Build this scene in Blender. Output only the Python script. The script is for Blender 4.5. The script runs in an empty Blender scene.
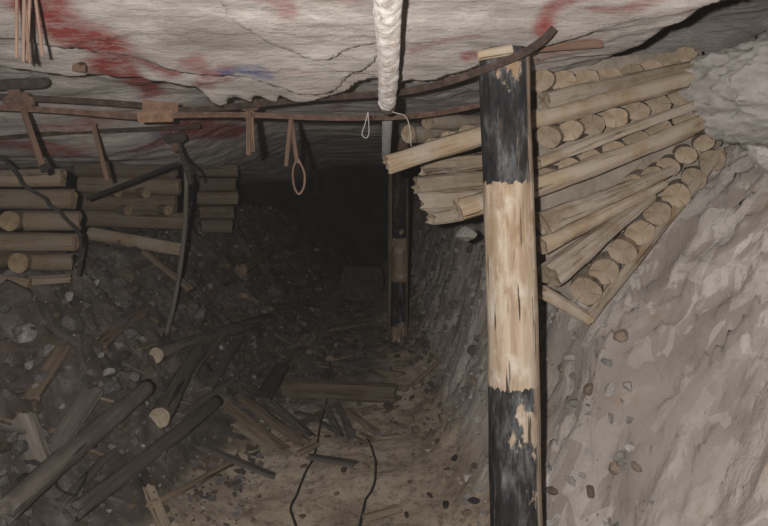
import bpy, bmesh, math, random
import numpy as np
from mathutils import Vector, Matrix, noise as mn, Quaternion
random.seed(7)
C = bpy.context.scene.collection
F, CX, HY, CZ = 747.0, 384.0, 183.0, 1.30      # focal length (px), centre column, horizon row, eye height

def P(px, py, Y): return Vector(((px-CX)/F*Y, Y, CZ-(py-HY)/F*Y))
def ss(a, b, x):
    t = min(1.0, max(0.0, (x-a)/(b-a))); return t*t*(3-2*t)
def lerp(a, b, t): return a+(b-a)*t
def interp(pts, x):
    if x <= pts[0][0]: return pts[0][1]
    for (x0, y0), (x1, y1) in zip(pts, pts[1:]):
        if x <= x1: return y0+(y1-y0)*(x-x0)/(x1-x0)
    return pts[-1][1]
def fbm(x, y, z, o=4): return mn.fractal(Vector((x, y, z)), 0.9, 2.1, o)

# ------------------------------------------------------------------ rock surfaces as functions
LEDGE = [
 (0.022, 0.238, [(-300,-300),(170,-120),(225,-5),(262,23),(276,30),(296,36),(312,39),(326,38),(340,34),(358,30),(374,27),(384,10),(395,-200),(1200,-300)]),
 (0.030, 0.262, [(-400,-60),(-100,8),(40,32),(100,44),(160,56),(200,65),(224,68),(246,69),(262,73),(280,76),(300,83),(316,84),(330,82),(340,78),(352,66),(374,52),(386,30),(398,-200),(1200,-300)]),
 (0.050, 0.292, [(-500,40),(-60,66),(0,72),(60,76),(120,80),(170,83),(190,88),(204,97),(218,106),(226,104),(233,95),(243,101),(252,105),(257,95),(266,101),(277,105),(282,95),(296,102),(312,99),(326,97),(340,94),(360,84),(374,80),(400,86),(440,80),(480,68),(560,40),(620,30),(700,14),(745,2),(800,-16),(1200,-120)]),
]
def ceil_h(X, Y, detail=True):
    """height of the hanging wall above the eye"""
    px = CX+F*X/Y
    h = 0.345+0.13*max(0.0, X-0.2)
    h -= 0.23*ss(-0.55, -1.3, X)*ss(2.45, 3.4, Y)
    h -= 0.05*ss(-1.6, -2.6, X)
    h -= 0.10*ss(6.5, 10, Y)
    h += 0.17*ss(0.74, 1.0, X)*ss(3.6, 3.0, Y)
    w = 0.012*mn.noise(Vector((X*9, Y*9, 3.3))) if detail else 0
    near = 0.356+0.30*(2.0-max(Y, .9))
    def yedge(e): 
        sl = (183-interp(e, px))/F
        return 0.956/(max(sl, -.1)+0.30) if sl > -.1 else 9
    k = ss(0.012, -0.012, Y-yedge(LEDGE[2][2])+w)
    h = lerp(h, near, k)
    for t, z, e in LEDGE[:2]:
        h -= t*ss(0.012, -0.012, Y-yedge(e)+w)*k
    if detail:
        h += 0.022*fbm(X*0.9, Y*0.9, 0.3, 3)
        h += 0.012*fbm(X*2.2+5, Y*5.0, 1.7, 4)
        v = (h*14+1.6*mn.noise(Vector((X*1.1, Y*1.1, 9))))
        h += 0.008*(ss(0.40, 0.60, v-math.floor(v))-0.5)
        h += 0.005*fbm(X*9, Y*13, 4.4, 4)
    return h

def bank_r(X, Y):
    x0 = interp([(0,.70),(1.2,.60),(2.0,.47),(2.8,.36),(4,.28),(6.2,.30),(9,.18),(12,-.1)], Y)
    d = X-x0+0.06*fbm(Y*1.3, 2.2, X*.7, 3)
    if d <= -0.15: return 0.0
    e = d if d > 0.1 else (d+0.15)**2/0.5*0.8
    shelf = 2.4*e if e < .32 else .768+1.05*(e-.32)
    return lerp(lerp(1.55*e, shelf, ss(2.1, 2.55, Y)), 3.0*e, ss(3.2, 4.3, Y))
def bank_l(X, Y):
    x0 = interp([(0,-.80),(3,-.74),(6,-.70),(9,-.55),(12,-.3)], Y)
    d = x0-X+0.10*fbm(Y*1.1, 7.7, X*.6, 3)
    if d <= -0.2: return 0.0
    z = 1.25*(d if d > 0.1 else (d+0.2)**2/0.9)
    top = 0.86+0.05*fbm(X, Y, 5, 2)
    if z > top: z = top+(z-top)*0.12
    return z
def cellrock(X, Y, Z, s):
    p = Vector((X*s, Y*s, Z*s))
    d, pts = mn.voronoi(p)
    q = pts[0]
    tilt = mn.cell_vector(q*3.1)
    return (p-q).dot(Vector((tilt[0]-.5, tilt[1]-.5, tilt[2]-.5)))*1.0 + (mn.cell(q*7.7))*0.35, d[1]-d[0]
def ground(X, Y):
    r, l = bank_r(X, Y), bank_l(X, Y)
    z = max(r, l)
    wr, wl = ss(.02, .25, r), ss(.02, .25, l)
    z += 0.05*fbm(X*1.1, Y*1.1, 0, 3)+.04*max(0, Y-2.6)*ss(11, 5, Y)
    u = X*.54+z*.84; v = z*.54-X*.84
    if wr > 0:
        a, e = cellrock(u*0.45, Y*0.9, v*.3, 6.5)
        z += wr*(0.065*a + 0.05*fbm(u*2.0, Y*4.0, 1.5, 5))
        a2, e2 = cellrock(u*.5, Y, v*.3, 19)
        z += wr*0.04*a2
    if wl > 0:
        a, e = cellrock(X, Y, z, 9); z += wl*(0.05*a+0.03*fbm(X*4, Y*4, 1, 4))
    z += 0.018*fbm(X*5, Y*5, 2.5, 5)
    z += 0.006*fbm(X*25, Y*25, 3.5, 2)
    return z
def march(px, py, fn, y0=0.9, y1=12.0, st=0.02):
    Y = y0
    while Y < y1:
        p = P(px, py, Y)
        if fn(p): 
            for k in range(4):
                st *= .5; q = P(px, py, Y-st)
                if fn(q): Y -= st
            return P(px, py, Y)
        Y += st
    return P(px, py, y1)
def on_ground(px, py, lift=0.0): return march(px, py, lambda p: p.z < ground(p.x, p.y)+lift)
def on_ceil(px, py): return march(px, py, lambda p: p.z-CZ > ceil_h(p.x, p.y, False), 0.5)

# ------------------------------------------------------------------ materials
def newmat(name):
    m = bpy.data.materials.new(name); m.use_nodes = True
    nt = m.node_tree; nt.nodes.clear()
    out = nt.nodes.new('ShaderNodeOutputMaterial'); b = nt.nodes.new('ShaderNodeBsdfPrincipled')
    nt.links.new(b.outputs[0], out.inputs[0]); b.inputs['Roughness'].default_value = .9
    b.inputs['Specular IOR Level'].default_value = .15; b.inputs['Diffuse Roughness'].default_value = 1.0
    return m, nt, b
class N:
    def __init__(s, nt): s.nt = nt
    def link(s, a, b): s.nt.links.new(a, b)
    def put(s, sock, v):
        if hasattr(v, 'is_linked'): s.nt.links.new(v, sock)
        else: sock.default_value = v
    def coord(s, which='Object'):
        return s.nt.nodes.new('ShaderNodeTexCoord').outputs[which]
    def pos(s): return s.nt.nodes.new('ShaderNodeNewGeometry').outputs['Position']
    def mapping(s, v, scale=(1,1,1), rot=(0,0,0), loc=(0,0,0)):
        n = s.nt.nodes.new('ShaderNodeMapping'); s.link(v, n.inputs[0])
        n.inputs['Scale'].default_value = scale; n.inputs['Rotation'].default_value = rot
        s.put(n.inputs['Location'], loc)
        return n.outputs[0]
    def noise(s, v, scale, detail=5, rough=.6, dist=0):
        n = s.nt.nodes.new('ShaderNodeTexNoise'); s.link(v, n.inputs['Vector'])
        n.inputs['Scale'].default_value = scale; n.inputs['Detail'].default_value = detail
        n.inputs['Roughness'].default_value = rough; n.inputs['Distortion'].default_value = dist
        return n.outputs[0]
    def voro(s, v, scale, feat='F1', out='Distance'):
        n = s.nt.nodes.new('ShaderNodeTexVoronoi'); s.link(v, n.inputs['Vector']); n.feature = feat
        n.inputs['Scale'].default_value = scale
        return n.outputs[out]
    def ramp(s, f, stops):
        n = s.nt.nodes.new('ShaderNodeValToRGB'); s.link(f, n.inputs[0]); e = n.color_ramp.elements
        while len(e) < len(stops): e.new(.5)
        for el, (p, c) in zip(e, stops):
            el.position = p; el.color = (c, c, c, 1) if isinstance(c, (int, float)) else (*c, 1)
        return n.outputs[0]
    def mix(s, f, a, b, mode='MIX'):
        n = s.nt.nodes.new('ShaderNodeMix'); n.data_type = 'RGBA'; n.blend_type = mode
        s.put(n.inputs[0], f)
        for k, v in ((6, a), (7, b)):
            s.put(n.inputs[k], (*v, 1) if isinstance(v, tuple) and len(v) == 3 else v)
        return n.outputs[2]
    def math(s, op, a, b=0.0, clamp=False):
        n = s.nt.nodes.new('ShaderNodeMath'); n.operation = op; n.use_clamp = clamp
        s.put(n.inputs[0], a); s.put(n.inputs[1], b); return n.outputs[0]
    def sep(s, v):
        n = s.nt.nodes.new('ShaderNodeSeparateXYZ'); s.link(v, n.inputs[0]); return n.outputs
    def attr(s, name):
        n = s.nt.nodes.new('ShaderNodeAttribute'); n.attribute_name = name; return n
    def rand(s): return s.nt.nodes.new('ShaderNodeObjectInfo').outputs['Random']
    def bump(s, h, bsdf, strength=.5, dist=.02):
        n = s.nt.nodes.new('ShaderNodeBump'); s.link(h, n.inputs['Height'])
        n.inputs['Strength'].default_value = strength; n.inputs['Distance'].default_value = dist
        s.link(n.outputs[0], bsdf.inputs['Normal'])
    def hsv(s, col, val):
        n = s.nt.nodes.new('ShaderNodeHueSaturation'); s.link(col, n.inputs['Color']); s.put(n.inputs['Value'], val)
        return n.outputs[0]

def mat_ceiling():
    m, nt, b = newmat('hanging_wall_rock'); n = N(nt); p = n.pos()
    st = n.mapping(p, (1.0, 2.6, 6), (0, 0, .12))
    a = n.noise(st, 3.2, 8, .68, .5)
    col = n.ramp(a, [(.27,(.29,.25,.226)), (.42,(.455,.405,.373)), (.55,(.58,.528,.492)), (.76,(.74,.692,.655))])
    fine = n.noise(n.mapping(p, (1,3,6)), 22, 6, .7)
    col = n.mix(n.ramp(fine, [(.34,.7),(.54,0)]), col, (.36,.325,.30))
    big = n.noise(n.mapping(p, (1,1.5,2), loc=(3,1,0)), 2.6, 5, .6, .6)
    col = n.mix(n.ramp(big, [(.36,.75),(.54,0)]), col, (.33,.288,.26))
    och = n.noise(p, 2.1, 4, .6)
    col = n.mix(n.ramp(och, [(.55,0),(.75,.45)]), col, (.52,.43,.35))
    at = n.attr('paint'); s = nt.nodes.new('ShaderNodeSeparateColor'); n.link(at.outputs['Color'], s.inputs[0])
    br = n.noise(n.mapping(p, (1,2.2,3)), 13, 6, .75)
    brk = n.ramp(br, [(.30,0.0),(.62,1.0)])
    red = n.math('MULTIPLY', s.outputs[0], n.math('ADD', n.math('MULTIPLY', brk, .9), .30), True)
    col = n.mix(red, col, (.27,.055,.048))
    blu = n.math('MULTIPLY', s.outputs[1], brk, True)
    col = n.mix(blu, col, (.10,.14,.30))
    n.link(col, b.inputs['Base Color'])
    h = n.math('ADD', n.noise(st, 9, 8, .7), n.math('MULTIPLY', n.noise(p, 60, 4, .7), .3))
    n.bump(h, b, .75, .03)
    return m
def mat_ground():
    m, nt, b = newmat('broken_rock_ground'); n = N(nt); p = n.pos()
    at = n.attr('zone'); s = nt.nodes.new('ShaderNodeSeparateColor'); n.link(at.outputs['Color'], s.inputs[0])
    # sheared quartzite of the bank: pale flakes in a grey-brown matrix
    q = n.mapping(n.mapping(p, (1,1,1), (0, 1.0, 0)), (.42, 1.0, .8))
    a = n.noise(q, 7.0, 9, .60, .9)
    rock = n.ramp(a, [(.32,(.255,.212,.186)), (.46,(.365,.313,.280)), (.525,(.405,.35,.315)), (.56,(.58,.525,.485)), (.72,(.72,.67,.63))])
    v = n.voro(n.mapping(q, (1,1,1), (0,0,.3)), 17, 'F1', 'Color')
    vv = nt.nodes.new('ShaderNodeRGBToBW'); n.link(v, vv.inputs[0])
    rock = n.mix(n.ramp(vv.outputs[0], [(.60,0),(.64,.55)]), rock, (.62,.568,.528))
    rock = n.mix(n.ramp(vv.outputs[0], [(.33,.5),(.38,0)]), rock, (.32,.28,.255))
    gn = n.noise(p, 34, 6, .75)
    rock = n.mix(n.ramp(gn, [(.36,.55),(.5,0)]), rock, (.35,.305,.278))
    dustm = n.noise(p, 1.7, 3, .5)
    rock = n.mix(n.ramp(dustm, [(.46,0),(.62,.6)]), rock, (.40,.345,.31))
    rust = n.noise(p, 6, 4, .6)
    rock = n.mix(n.ramp(rust, [(.62,0),(.74,.5)]), rock, (.36,.25,.16))
    # trodden ochre floor
    f = n.noise(p, 3.0, 7, .65, .3)
    flo = n.ramp(f, [(.28,(.225,.175,.138)), (.42,(.36,.285,.218)), (.58,(.49,.40,.315)), (.78,(.60,.53,.455))])
    f2 = n.noise(p, 24, 5, .7)
    flo = n.mix(n.ramp(f2, [(.35,.6),(.5,0)]), flo, (.09,.075,.065))
    # dark rubble
    l = n.noise(p, 5, 7, .7)
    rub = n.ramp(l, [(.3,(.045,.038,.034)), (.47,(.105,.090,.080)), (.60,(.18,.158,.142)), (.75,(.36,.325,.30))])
    rub = n.mix(n.ramp(rust, [(.58,0),(.72,.5)]), rub, (.17,.115,.07))
    edge = n.math('MULTIPLY', n.math('SUBTRACT', n.noise(p, 7, 5, .7), .5), .9)
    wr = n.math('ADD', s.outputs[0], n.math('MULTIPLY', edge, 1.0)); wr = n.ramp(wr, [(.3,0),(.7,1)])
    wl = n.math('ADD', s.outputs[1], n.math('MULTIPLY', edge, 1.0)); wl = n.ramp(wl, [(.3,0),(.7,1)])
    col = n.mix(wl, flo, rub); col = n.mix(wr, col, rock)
    n.link(col, b.inputs['Base Color'])
    h = n.math('ADD', n.noise(q, 12, 9, .7, .6), n.math('MULTIPLY', n.noise(p, 70, 4, .7), .35))
    n.bump(h, b, .85, .03)
    return m
def mat_rock(name, dark, mid, light, sc=6):
    m, nt, b = newmat(name); n = N(nt)
    r = n.rand(); cv = nt.nodes.new('ShaderNodeCombineXYZ')
    for k, f in enumerate((17., 31., 47.)): n.link(n.math('MULTIPLY', r, f), cv.inputs[k])
    p = n.mapping(n.coord(), (1,1,1), loc=cv.outputs[0])
    a = n.noise(p, sc, 8, .65, .4)
    col = n.ramp(a, [(.28, dark), (.5, mid), (.74, light)])
    col = n.hsv(col, n.math('ADD', n.math('MULTIPLY', r, .7), .65))
    n.link(col, b.inputs['Base Color'])
    n.bump(n.noise(p, sc*4, 7, .7), b, .7, .02)
    return m
def mat_wood(name, dark, mid, light, var=.5, crack=.8, dust=None, sc=1.0):
    """fibres run along local Z"""
    m, nt, b = newmat(name); n = N(nt); b.inputs['Diffuse Roughness'].default_value = .1
    r = n.rand(); cv = nt.nodes.new('ShaderNodeCombineXYZ')
    for k, f in enumerate((17., 31., 47.)): n.link(n.math('MULTIPLY', r, f), cv.inputs[k])
    p = n.mapping(n.coord(), (1,1,1), loc=cv.outputs[0])
    g = n.mapping(p, (34*sc, 34*sc, 2.2*sc))
    a = n.noise(g, 1.0, 6, .65, .3)
    col = n.ramp(a, [(.28, dark), (.5, mid), (.72, light)])
    big = n.noise(p, 7, 4, .6)
    col = n.mix(n.ramp(big, [(.36,.6),(.58,0)]), col, tuple((x+y)/2 for x, y in zip(dark, mid)))
    ck = n.noise(n.mapping(p, (46*sc, 46*sc, 1.5*sc), loc=(5,2,1)), 1.0, 3, .5)
    ckm = n.ramp(ck, [(.29, crack), (.36, 0)])
    col = n.mix(ckm, col, tuple(x*.28 for x in dark))
    ck2 = n.noise(n.mapping(p, (17*sc, 17*sc, .9*sc), loc=(1,7,3)), 1.0, 4, .6)
    ck2m = n.ramp(ck2, [(.345, crack), (.372, 0)])
    col = n.mix(ck2m, col, tuple(x*.25 for x in dark)); ckm = n.math('MAXIMUM', ckm, ck2m)
    if dust:
        dm = n.noise(p, 9, 5, .65)
        col = n.mix(n.ramp(dm, [(.40,0),(.58,.85)]), col, dust)
    col = n.hsv(col, n.math('ADD', n.math('MULTIPLY', r, var), 1-var/2))
    n.link(col, b.inputs['Base Color'])
    h = n.math('SUBTRACT', a, n.math('MULTIPLY', ckm, .8))
    n.bump(h, b, .7, .012)
    return m
def mat_end(name, dark, mid, light, var=.4):
    """sawn end of a log: rings round local Z"""
    m, nt, b = newmat(name); n = N(nt); b.inputs['Diffuse Roughness'].default_value = .1; r = n.rand()
    o = n.sep(n.coord())
    w = n.noise(n.coord(), 14, 4, .6)
    rad = n.math('SQRT', n.math('ADD', n.math('MULTIPLY', o[0], o[0]), n.math('MULTIPLY', o[1], o[1])))
    ring = n.math('SINE', n.math('MULTIPLY', n.math('ADD', rad, n.math('MULTIPLY', w, .025)), 700.))
    col = n.ramp(w, [(.3, dark), (.5, mid), (.7, light)])
    col = n.mix(n.math('MULTIPLY', n.math('ADD', ring, 1.), .14), col, dark)
    ang = n.math('ARCTAN2', o[1], o[0])
    sp = n.math('ABSOLUTE', n.math('SINE', n.math('ADD', n.math('MULTIPLY', ang, 1.5), n.math('ADD', n.math('MULTIPLY', r, 6.), w))))
    col = n.mix(n.ramp(sp, [(.02,.8),(.06,0)]), col, tuple(x*.35 for x in dark))
    col = n.hsv(col, n.math('ADD', n.math('MULTIPLY', r, var), 1-var/2))
    n.link(col, b.inputs['Base Color']); n.bump(w, b, .5, .01)
    return m
def mat_post(name, bands, bare):
    """round prop with black painted bands; bands are (low, high) heights along local Z"""
    m, nt, b = newmat(name); n = N(nt); b.inputs['Diffuse Roughness'].default_value = .1; c = n.coord(); o = n.sep(c)
    g = n.mapping(c, (40, 40, 2.6)); a = n.noise(g, 1, 6, .65, .3)
    dark, mid, light = bare
    col = n.ramp(a, [(.27, dark), (.48, mid), (.7, light)])
    bl = n.noise(c, 11, 5, .6)
    col = n.mix(n.ramp(bl, [(.52,0),(.66,.75)]), col, (.66,.59,.51))
    bl2 = n.noise(n.mapping(c, (1,1,.5)), 19, 4, .6)
    col = n.mix(n.ramp(bl2, [(.56,0),(.66,.65)]), col, (.30,.18,.095))
    up = n.ramp(n.math('ADD', n.noise(n.mapping(c, (30,30,6)), 1, 5, .65), n.math('MULTIPLY', n.math('SUBTRACT', o[2], 1.0), .35)), [(.52,0),(.66,.6)])
    col = n.mix(up, col, (.33,.215,.13))
    ck = n.noise(n.mapping(c, (70,70,5.0)), 1, 3, .5)
    ckm = n.ramp(ck, [(.335,.95),(.375,0)]); col = n.mix(ckm, col, (.05,.035,.025))
    jag = n.math("MULTIPLY", n.math("SUBTRACT", n.noise(n.mapping(c, (60,60,1.5)), 1, 3, .6), .5), .055)
    zz = n.math('ADD', o[2], jag)
    mask = None
    for lo, hi in bands:
        k = n.math('MULTIPLY', n.math('GREATER_THAN', zz, lo), n.math('LESS_THAN', zz, hi))
        mask = k if mask is None else n.math('MAXIMUM', mask, k)
    # worn paint: flaked along the fibres and in blots
    fl = n.noise(n.mapping(c, (42,42,4.5), loc=(3,1,2)), 1, 6, .7)
    flm = n.ramp(fl, [(.62,1),(.72,.3)])
    blot = n.noise(n.mapping(c, (1,1,.55), loc=(9.3,4.2,.4)), 13, 5, .62)
    blm = n.ramp(blot, [(.615,1),(.65,0.08)])
    side = n.math('ADD', o[0], n.math('MULTIPLY', n.math('SUBTRACT', n.noise(n.mapping(c, (30,30,2)), 1, 4, .6), .5), .03))
    sd = n.ramp(n.math('MULTIPLY', side, -10.), [(.44,1),(.50,.3)])
    mask = n.math('MULTIPLY', mask, sd)
    mk = n.math('MULTIPLY', mask, n.math('MULTIPLY', flm, blm))
    pn = n.noise(n.mapping(c, (25,25,7)), 1, 6, .7)
    paint = n.ramp(pn, [(.34,(.012,.012,.013)), (.50,(.036,.036,.038)), (.62,(.12,.12,.122)), (.78,(.33,.33,.33))])  # lighter greys put dust and painted-in highlights into the black
    col = n.mix(mk, col, paint)
    n.link(col, b.inputs['Base Color'])
    b.inputs['Roughness'].default_value = .75
    n.bump(n.math('SUBTRACT', a, ckm), b, .6, .008)
    return m
def mat_metal(name, dark, mid, light, rough=.75, sc=30):
    m, nt, b = newmat(name); n = N(nt); c = n.coord()
    a = n.noise(c, sc, 6, .7); col = n.ramp(a, [(.3, dark), (.5, mid), (.72, light)])
    n.link(col, b.inputs['Base Color']); b.inputs['Roughness'].default_value = rough
    b.inputs['Specular IOR Level'].default_value = .25
    n.bump(a, b, .4, .004); return m
def mat_wrap():
    m, nt, b = newmat('white_plastic_wrap'); n = N(nt); c = n.coord()
    g = n.mapping(c, (24, 26, 30), (.5, .2, 0)); a = n.noise(g, 1.2, 6, .65, 1.2)
    col = n.ramp(a, [(.30,(.27,.225,.20)), (.42,(.46,.41,.375)), (.56,(.64,.60,.565))])
    s2 = n.noise(n.mapping(c, (30,30,6)), 1, 4, .6)
    col = n.mix(n.ramp(s2, [(.58,0),(.70,.55)]), col, (.55,.40,.30))
    n.link(col, b.inputs['Base Color']); b.inputs['Roughness'].default_value = .5
    n.bump(a, b, .8, .012); return m

M = {}
M['ceil'] = mat_ceiling(); M['ground'] = mat_ground()
M['back'] = mat_rock('deep_rock', (.05,.045,.042), (.10,.09,.085), (.18,.16,.15), 3)
M['grey_rock'] = mat_rock('grey_rock', (.07,.062,.058), (.15,.135,.128), (.26,.245,.23))
M['brown_rock'] = mat_rock('brown_rock', (.06,.046,.036), (.125,.095,.07), (.20,.16,.125))
M['tan_rock'] = mat_rock('tan_rock', (.15,.11,.08), (.26,.20,.15), (.34,.28,.23))
M['pale_rock'] = mat_rock('pale_rock', (.22,.198,.182), (.36,.33,.305), (.48,.45,.425))
M['dark_rock'] = mat_rock('dark_rock', (.03,.027,.025), (.055,.05,.047), (.09,.08,.075))
M['boulder'] = mat_rock('boulder_rock', (.30,.272,.25), (.46,.428,.40), (.60,.568,.54), 5)
M['fines'] = mat_rock('dusty_fines', (.28,.23,.185), (.42,.355,.29), (.52,.455,.39), 14)
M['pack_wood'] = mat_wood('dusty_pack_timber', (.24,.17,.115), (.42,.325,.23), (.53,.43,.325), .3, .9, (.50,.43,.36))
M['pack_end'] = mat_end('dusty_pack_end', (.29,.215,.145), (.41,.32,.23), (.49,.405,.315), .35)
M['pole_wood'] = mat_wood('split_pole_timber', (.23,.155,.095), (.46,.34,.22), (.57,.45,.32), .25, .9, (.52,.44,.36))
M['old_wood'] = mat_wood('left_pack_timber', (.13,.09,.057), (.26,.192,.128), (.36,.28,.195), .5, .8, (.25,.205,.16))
M['old_end'] = mat_end('left_pack_end', (.20,.145,.09), (.33,.24,.15), (.42,.32,.21))
M['grey_wood'] = mat_wood('weathered_grey_timber', (.09,.076,.066), (.185,.16,.14), (.275,.243,.215), .5, .8)
M['brown_wood'] = mat_wood('brown_debris_timber', (.14,.10,.07), (.30,.225,.16), (.42,.335,.25), .5, .8)
M['pale_wood'] = mat_wood('pale_split_timber', (.20,.15,.105), (.34,.27,.20), (.44,.37,.29), .3, .8)
M['cut_end'] = mat_end('fresh_cut_end', (.34,.27,.19), (.52,.43,.32), (.62,.54,.42), .2)
M['rust'] = mat_metal('rusty_brown_steel', (.075,.043,.032), (.15,.088,.064), (.25,.16,.125))
M['hose'] = mat_metal('dark_rusted_pipe', (.03,.022,.019), (.07,.047,.038), (.13,.09,.07))
M['sleeve'] = mat_metal('rust_orange_sleeve', (.15,.08,.05), (.25,.145,.095), (.34,.22,.15))
M['plate'] = mat_metal('dark_bolt_plate', (.03,.025,.023), (.06,.048,.043), (.11,.085,.075))
M['lath'] = mat_wood('pinkish_lath', (.20,.12,.09), (.36,.24,.18), (.46,.34,.27), .2, .5)
M['strap'] = mat_wood('brown_strap', (.11,.065,.045), (.22,.14,.10), (.32,.22,.165), .3, .5)
M['wire'] = mat_metal('black_wire', (.012,.011,.011), (.025,.023,.022), (.05,.045,.042))
M['cable'] = mat_metal('dark_cable', (.02,.018,.017), (.04,.036,.034), (.07,.062,.058))
M['string'] = mat_metal('pale_string', (.30,.27,.24), (.42,.38,.34), (.5,.46,.42))
M['wrap'] = mat_wrap()
M['tube_grey'] = mat_metal('grey_tube', (.22,.20,.185), (.34,.32,.30), (.44,.42,.40), .6, 18)
M['drum'] = mat_metal('dull_drum_steel', (.05,.047,.044), (.11,.104,.10), (.20,.19,.18), .7, 12)

# ------------------------------------------------------------------ object helpers
def link(name, me, mats, parent=None):
    o = bpy.data.objects.new(name, me); C.objects.link(o)
    for m in (mats if isinstance(mats, (list, tuple)) else [mats]): me.materials.append(M[m])
    if parent: o.parent = parent
    return o
def tag(o, label, cat, group=None):
    o['label'] = label; o['category'] = cat
    if group: o['group'] = group
    return o
def struct(o): o['kind'] = 'structure'; return o
def bm_mesh(bm, name, smooth=False):
    me = bpy.data.meshes.new(name); bm.normal_update(); bm.to_mesh(me); bm.free()
    if smooth: me.polygons.foreach_set('use_smooth', [True]*len(me.polygons))
    return me
ORD = 'first second third fourth fifth sixth seventh eighth ninth tenth eleventh twelfth thirteenth fourteenth fifteenth sixteenth'.split()
NUM = 'zero one two three four five six seven eight nine ten eleven twelve'.split()

def section(kind, n):
    pts = []
    for i in range(n):
        t = 2*math.pi*i/n; c, s = math.cos(t), math.sin(t)
        if kind == 'round': pts.append((c, s))
        elif kind == 'half': pts.append((c, max(s, -.25)))
        elif kind == 'rect':
            k = 1/max(abs(c), abs(s)); e = .93 if abs(abs(c)-abs(s)) < .1 else 1
            pts.append((c*k*e, s*k*e))
        elif kind == 'split':
            k = min(1/max(abs(c), abs(s)), 1.15); pts.append((c*k, s*(k if s < 0 else 1)*.95))
    return pts
SEED = [0]
def timber(name, p0, p1, rx, ry=None, rx1=None, ry1=None, kind='round', mats=('pack_wood', 'pack_end'), n=16, rough=.06, jag=.0, bend=0.0, roll=None, step=.035, parent=None, mid=None, bodyname='trunk', endname='sawn_end'):
    """one log, pole or plank from p0 to p1; fibres along its local Z; optional mid = bend point offset (vector)"""
    SEED[0] += 1; sd = SEED[0]*3.71
    ry = rx if ry is None else ry; rx1 = rx if rx1 is None else rx1; ry1 = ry if ry1 is None else ry1
    p0, p1 = Vector(p0), Vector(p1); L = (p1-p0).length; d = (p1-p0)/L
    q = Vector((0,0,1)).rotation_difference(d)
    # bring local Y as near to world up / towards the eye as possible, then roll
    R = q.to_matrix(); up = Vector((0,0,1)) if abs(d.z) < .85 else Vector((0,-1,0))
    y = (up-d*up.dot(d)).normalized(); x = y.cross(d)
    R = Matrix((x, y, d)).transposed()
    if roll: R = R @ Matrix.Rotation(roll, 3, 'Z')
    sec = section(kind, n); rings = max(4, min(70, int(L/step)))
    bm = bmesh.new(); vs = []
    midl = (R.transposed() @ Vector(mid)) if mid is not None else Vector((0,0,0))
    for i in range(rings+1):
        t = i/rings; z = t*L; row = []
        ax, ay = lerp(rx, rx1, t), lerp(ry, ry1, t)
        ox = bend*mn.noise(Vector((z*1.7, sd, 0)))+midl.x*4*t*(1-t); oy = bend*mn.noise(Vector((z*1.7, sd, 9)))+midl.y*4*t*(1-t)
        for (sx, sy) in sec:
            f = 1+rough*(fbm(sx*1.3, sy*1.3+sd, z*5, 3)*1.2+.6*mn.noise(Vector((sx*4, sy*4+sd, z*1.5))))
            zz = z
            if jag and i in (0, rings):
                j = jag*(mn.noise(Vector((sx*2.3, sy*2.3, sd+i)))+(.6 if jag > .015 else .15)*mn.noise(Vector((sx*6, sy*6, sd+i))))
                zz += j
            row.append(bm.verts.new((sx*ax*f+ox, sy*ay*f+oy, zz)))
        vs.append(row)
    for i in range(rings):
        for k in range(n):
            fce = bm.faces.new((vs[i][k], vs[i][(k+1) % n], vs[i+1][(k+1) % n], vs[i+1][k]))
            fce.smooth = kind in ('round', 'half')
    ends = []
    for i, flip in ((0, True), (rings, False)):
        split = len(mats) > 1 and mats[1] != mats[0]
        tb = bmesh.new() if split else bm
        row = [tb.verts.new(v.co) for v in vs[i]] if split else vs[i]
        c = sum((v.co for v in row), Vector())/n
        inner = [tb.verts.new(c+(v.co-c)*.55+Vector((0,0,(.004 if flip else -.004)))) for v in row]
        cen = tb.verts.new(c)
        for k in range(n):
            k2 = (k+1) % n
            for f in ((row[k], inner[k], inner[k2], row[k2]), (inner[k], cen, inner[k2])):
                tb.faces.new(f if not flip else tuple(reversed(f)))
        if split:
            if (flip and tb.faces[:] and sum(f.normal.z for f in tb.faces if not f.normal_update()) > 0) or (not flip and sum(f.normal.z for f in tb.faces if not f.normal_update()) < 0):
                bmesh.ops.reverse_faces(tb, faces=tb.faces[:])
            ends.append(bm_mesh(tb, endname))
    bmesh.ops.recalc_face_normals(bm, faces=bm.faces)
    if not ends:
        o = link(name, bm_mesh(bm, name), [mats[0]], parent)
    else:
        o = bpy.data.objects.new(name, None); C.objects.link(o); o.empty_display_size = .05
        link(bodyname, bm_mesh(bm, bodyname), [mats[0]], o)
        for me in ends: link(endname, me, [mats[1]], o)
    o.matrix_world = Matrix.Translation(p0) @ R.to_4x4()
    return o
def catmull(pts, m=8):
    pts = [Vector(p) for p in pts]; a = [pts[0]*2-pts[1]]+pts+[pts[-1]*2-pts[-2]]; out = []
    for i in range(1, len(a)-2):
        for k in range(m):
            t = k/m; p0, p1, p2, p3 = a[i-1:i+3]
            out.append(.5*((2*p1)+(p2-p0)*t+(2*p0-5*p1+4*p2-p3)*t*t+(3*p1-p0-3*p2+p3)*t**3))
    out.append(pts[-1]); return out
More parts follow.
